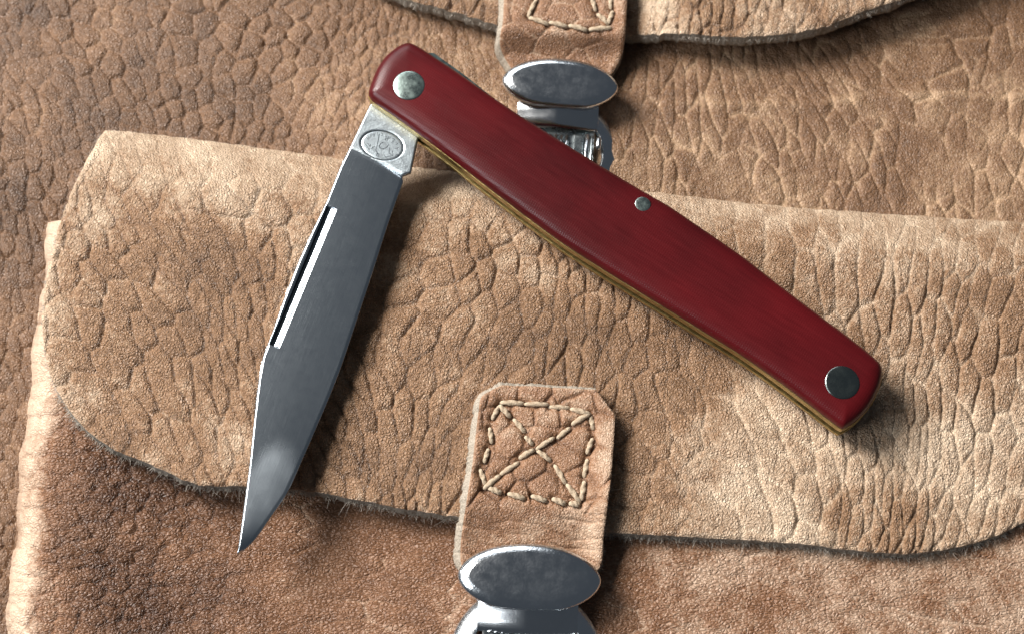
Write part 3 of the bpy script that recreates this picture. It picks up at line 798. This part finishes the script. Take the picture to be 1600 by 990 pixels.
# nail nick corners in blade coordinates
nk = [(511, 317), (528, 320.5), (434, 543), (420, 536)]
ND = np.array([-91., 219.]); ND /= np.linalg.norm(ND)
def zf_blade(px, py, d):
    al = along(px, py); ac = across(px, py)
    nu = (px-511)*ND[1]-(py-317)*ND[0]; na = (px-511)*ND[0]+(py-317)*ND[1]
    so_ = np.interp(al, s_al, s_ac); eo = np.interp(al, e_al, e_ac, left=e_ac[0])
    wl = np.maximum(eo-so_, 2); s = np.clip((ac-so_), 0, wl)
    g = sstep(-5, 5, al-(84+14*(np.clip(ac-so_, 0, None)/95)**1.5-6))      # ground part begins here
    g = np.where(al > 140, 1, g)
    z = ZBT-g*(1.4+5.2*s/wl+.9*np.sin(np.pi*np.clip(s/wl, 0, 1))*-1)
    z = z-g*sstep(560, 735, al)*0.0
    # cutting bevel
    eb = wl-s
    z = z-g*1.3*(1-np.clip(eb/4.0, 0, 1))
    z = z-np.where(s < 3.4, (1-s/3.4)**2*2.6, 0)
    z = z-(1-g)*np.where(d < 2.5, (1-d/2.5)**2*1.6, 0)
    # nail nick: a V-shaped slot, deep at the spine side
    u = (nu-.4)/16.6
    inn = (u > 0) & (u < 1) & (na > 3) & (na < 237)
    prof = np.where(u < .46, .72+.28*u/.46, 1-np.clip((u-.46)/.54, 0, 1)**1.25*.97)
    z = z-np.where(inn, 4.9*np.clip(prof, 0, 1), 0)
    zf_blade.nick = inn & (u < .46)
    # rougher patch towards the tip, standing in for a pale reflection
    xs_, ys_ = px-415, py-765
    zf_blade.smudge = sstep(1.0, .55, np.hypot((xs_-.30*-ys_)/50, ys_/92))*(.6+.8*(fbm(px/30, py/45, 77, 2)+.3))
    # stamp oval: sunk line
    ex, ey = along_e(px, py)
    rr = np.sqrt((ex/33.5)**2+(ey/22.5)**2)
    z = z-(1-g)*(1.1*np.exp(-((rr-1)/.05)**2)+.45*sstep(1.0, .95, rr))
    zf_blade.g = g
    return z, z*0+ZBT
SA = math.radians(12)
def along_e(px, py):
    x = px-597; y = py-227
    return x*math.cos(SA)+y*math.sin(SA), -x*math.sin(SA)+y*math.cos(SA)
S = sheet(bo, 1.05, zf_blade, ang=math.degrees(math.atan2(ND[1], ND[0]))-90, R=12)
Vb, Fb, gb = S['V'], S['F'], zf_blade.g
Vw, Fw = edge_wall(S, [(.5, .2), (2.0, .2), (6.5, -.3)])
# closing underside (mirror of outline)
nb = len(Vb)
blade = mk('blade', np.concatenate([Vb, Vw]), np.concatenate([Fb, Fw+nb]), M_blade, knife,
           attrs={'smudge': np.concatenate([zf_blade.smudge, np.zeros(len(Vw))])})  # rougher patch standing in for a pale reflection
nick_shade = zf_blade.nick
blade.data.materials.append(M_tang); blade.data.materials.append(M_spine); blade.data.materials.append(M_stamp)
cen = S['px'][Fb].mean(1), S['py'][Fb].mean(1)
acc = across(*cen)-np.interp(along(*cen), s_al, s_ac)
mi = np.where(gb[Fb].mean(1) < .5, 1, 0); mi = np.where(nick_shade[Fb].mean(1) > .7, 3, mi)  # shaded half of the nail nick painted dark
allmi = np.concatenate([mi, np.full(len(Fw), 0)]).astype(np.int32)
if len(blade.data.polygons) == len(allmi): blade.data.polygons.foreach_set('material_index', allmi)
under = loft_px(bo[::2], ZBT, [(ZBB, -9), (ZBB+2.4, -1.0)])
mk('blade_underside', *under, M_blade, blade)

# maker's stamp: worn strokes in the oval
def strokes(paths, z, wd, name, mat, parent):
    V = []; F = []
    for p in paths:
        p = np.array(p, float)
        for i in range(len(p)-1):
            a, b = p[i], p[i+1]; t = (b-a)/(np.linalg.norm(b-a)+1e-6); n = np.array([-t[1], t[0]])*wd/2
            a = a-t*wd*.2; b = b+t*wd*.2
            o = len(V)
            for q, h in ((a+n, 0), (b+n, 0), (b-n, 0), (a-n, 0)):
                c = P(q[0], q[1], ZBT); c[2] = z-.5; V.append(c)
            for q in (a+n*.6, b+n*.6, b-n*.6, a-n*.6):
                c = P(q[0], q[1], ZBT); c[2] = z+.12; V.append(c)
            F += [(o+7, o+6, o+5, o+4)[::-1], (o, o+1, o+5, o+4), (o+1, o+2, o+6, o+5), (o+2, o+3, o+7, o+6), (o+3, o, o+4, o+7)]
    return mk(name, np.array(V), F, mat, parent, smooth=False)
def q_(l): return [(560+x/16.5, 198+y/16.5) for x, y in l]
ring_ = []
for i in range(61):
    a = 2*math.pi*i/60; x = 33.5*math.cos(a); y = 22.5*math.sin(a)
    ring_.append((597+x*math.cos(SA)-y*math.sin(SA), 227+x*math.sin(SA)+y*math.cos(SA)))
strokes([ring_], ZBT-.3, 1.35, 'stamp_oval', M_stamp, blade)
marks = [q_([(540, 190), (505, 380), (465, 560), (450, 610), (490, 690)]), q_([(640, 405), (570, 440), (535, 500), (560, 555), (640, 575), (720, 540), (775, 470)]),
         q_([(475, 700), (530, 705), (525, 765), (475, 760), (475, 700)]), q_([(130, 390), (200, 480), (275, 590), (350, 560), (420, 500)]),
         q_([(185, 270), (235, 300), (265, 350)]), q_([(240, 225), (270, 300), (310, 290)]), q_([(300, 180), (325, 280)]), q_([(345, 170), (350, 235)]),
         q_([(385, 160), (400, 260), (430, 160)]), q_([(490, 150), (495, 230)]), q_([(590, 160), (625, 190), (600, 240)]), q_([(720, 250), (690, 350)]), q_([(770, 270), (740, 370)]),
         q_([(880, 300), (930, 330), (900, 380), (850, 420)]), q_([(980, 390), (1020, 430), (960, 470)]), q_([(1050, 520), (990, 570), (930, 560)]),
         q_([(800, 540), (790, 680), (880, 745), (700, 790), (660, 720)]), q_([(880, 620), (885, 745)]), q_([(960, 710), (1040, 740)]), q_([(215, 430), (250, 440), (300, 520), (310, 460)])]
strokes(marks[:3], ZBT-.38, 1.5, 'stamp_emblem', M_stamp, blade)
strokes(marks[3:], ZBT-.38, .9, 'stamp_lettering', M_stamp, blade)
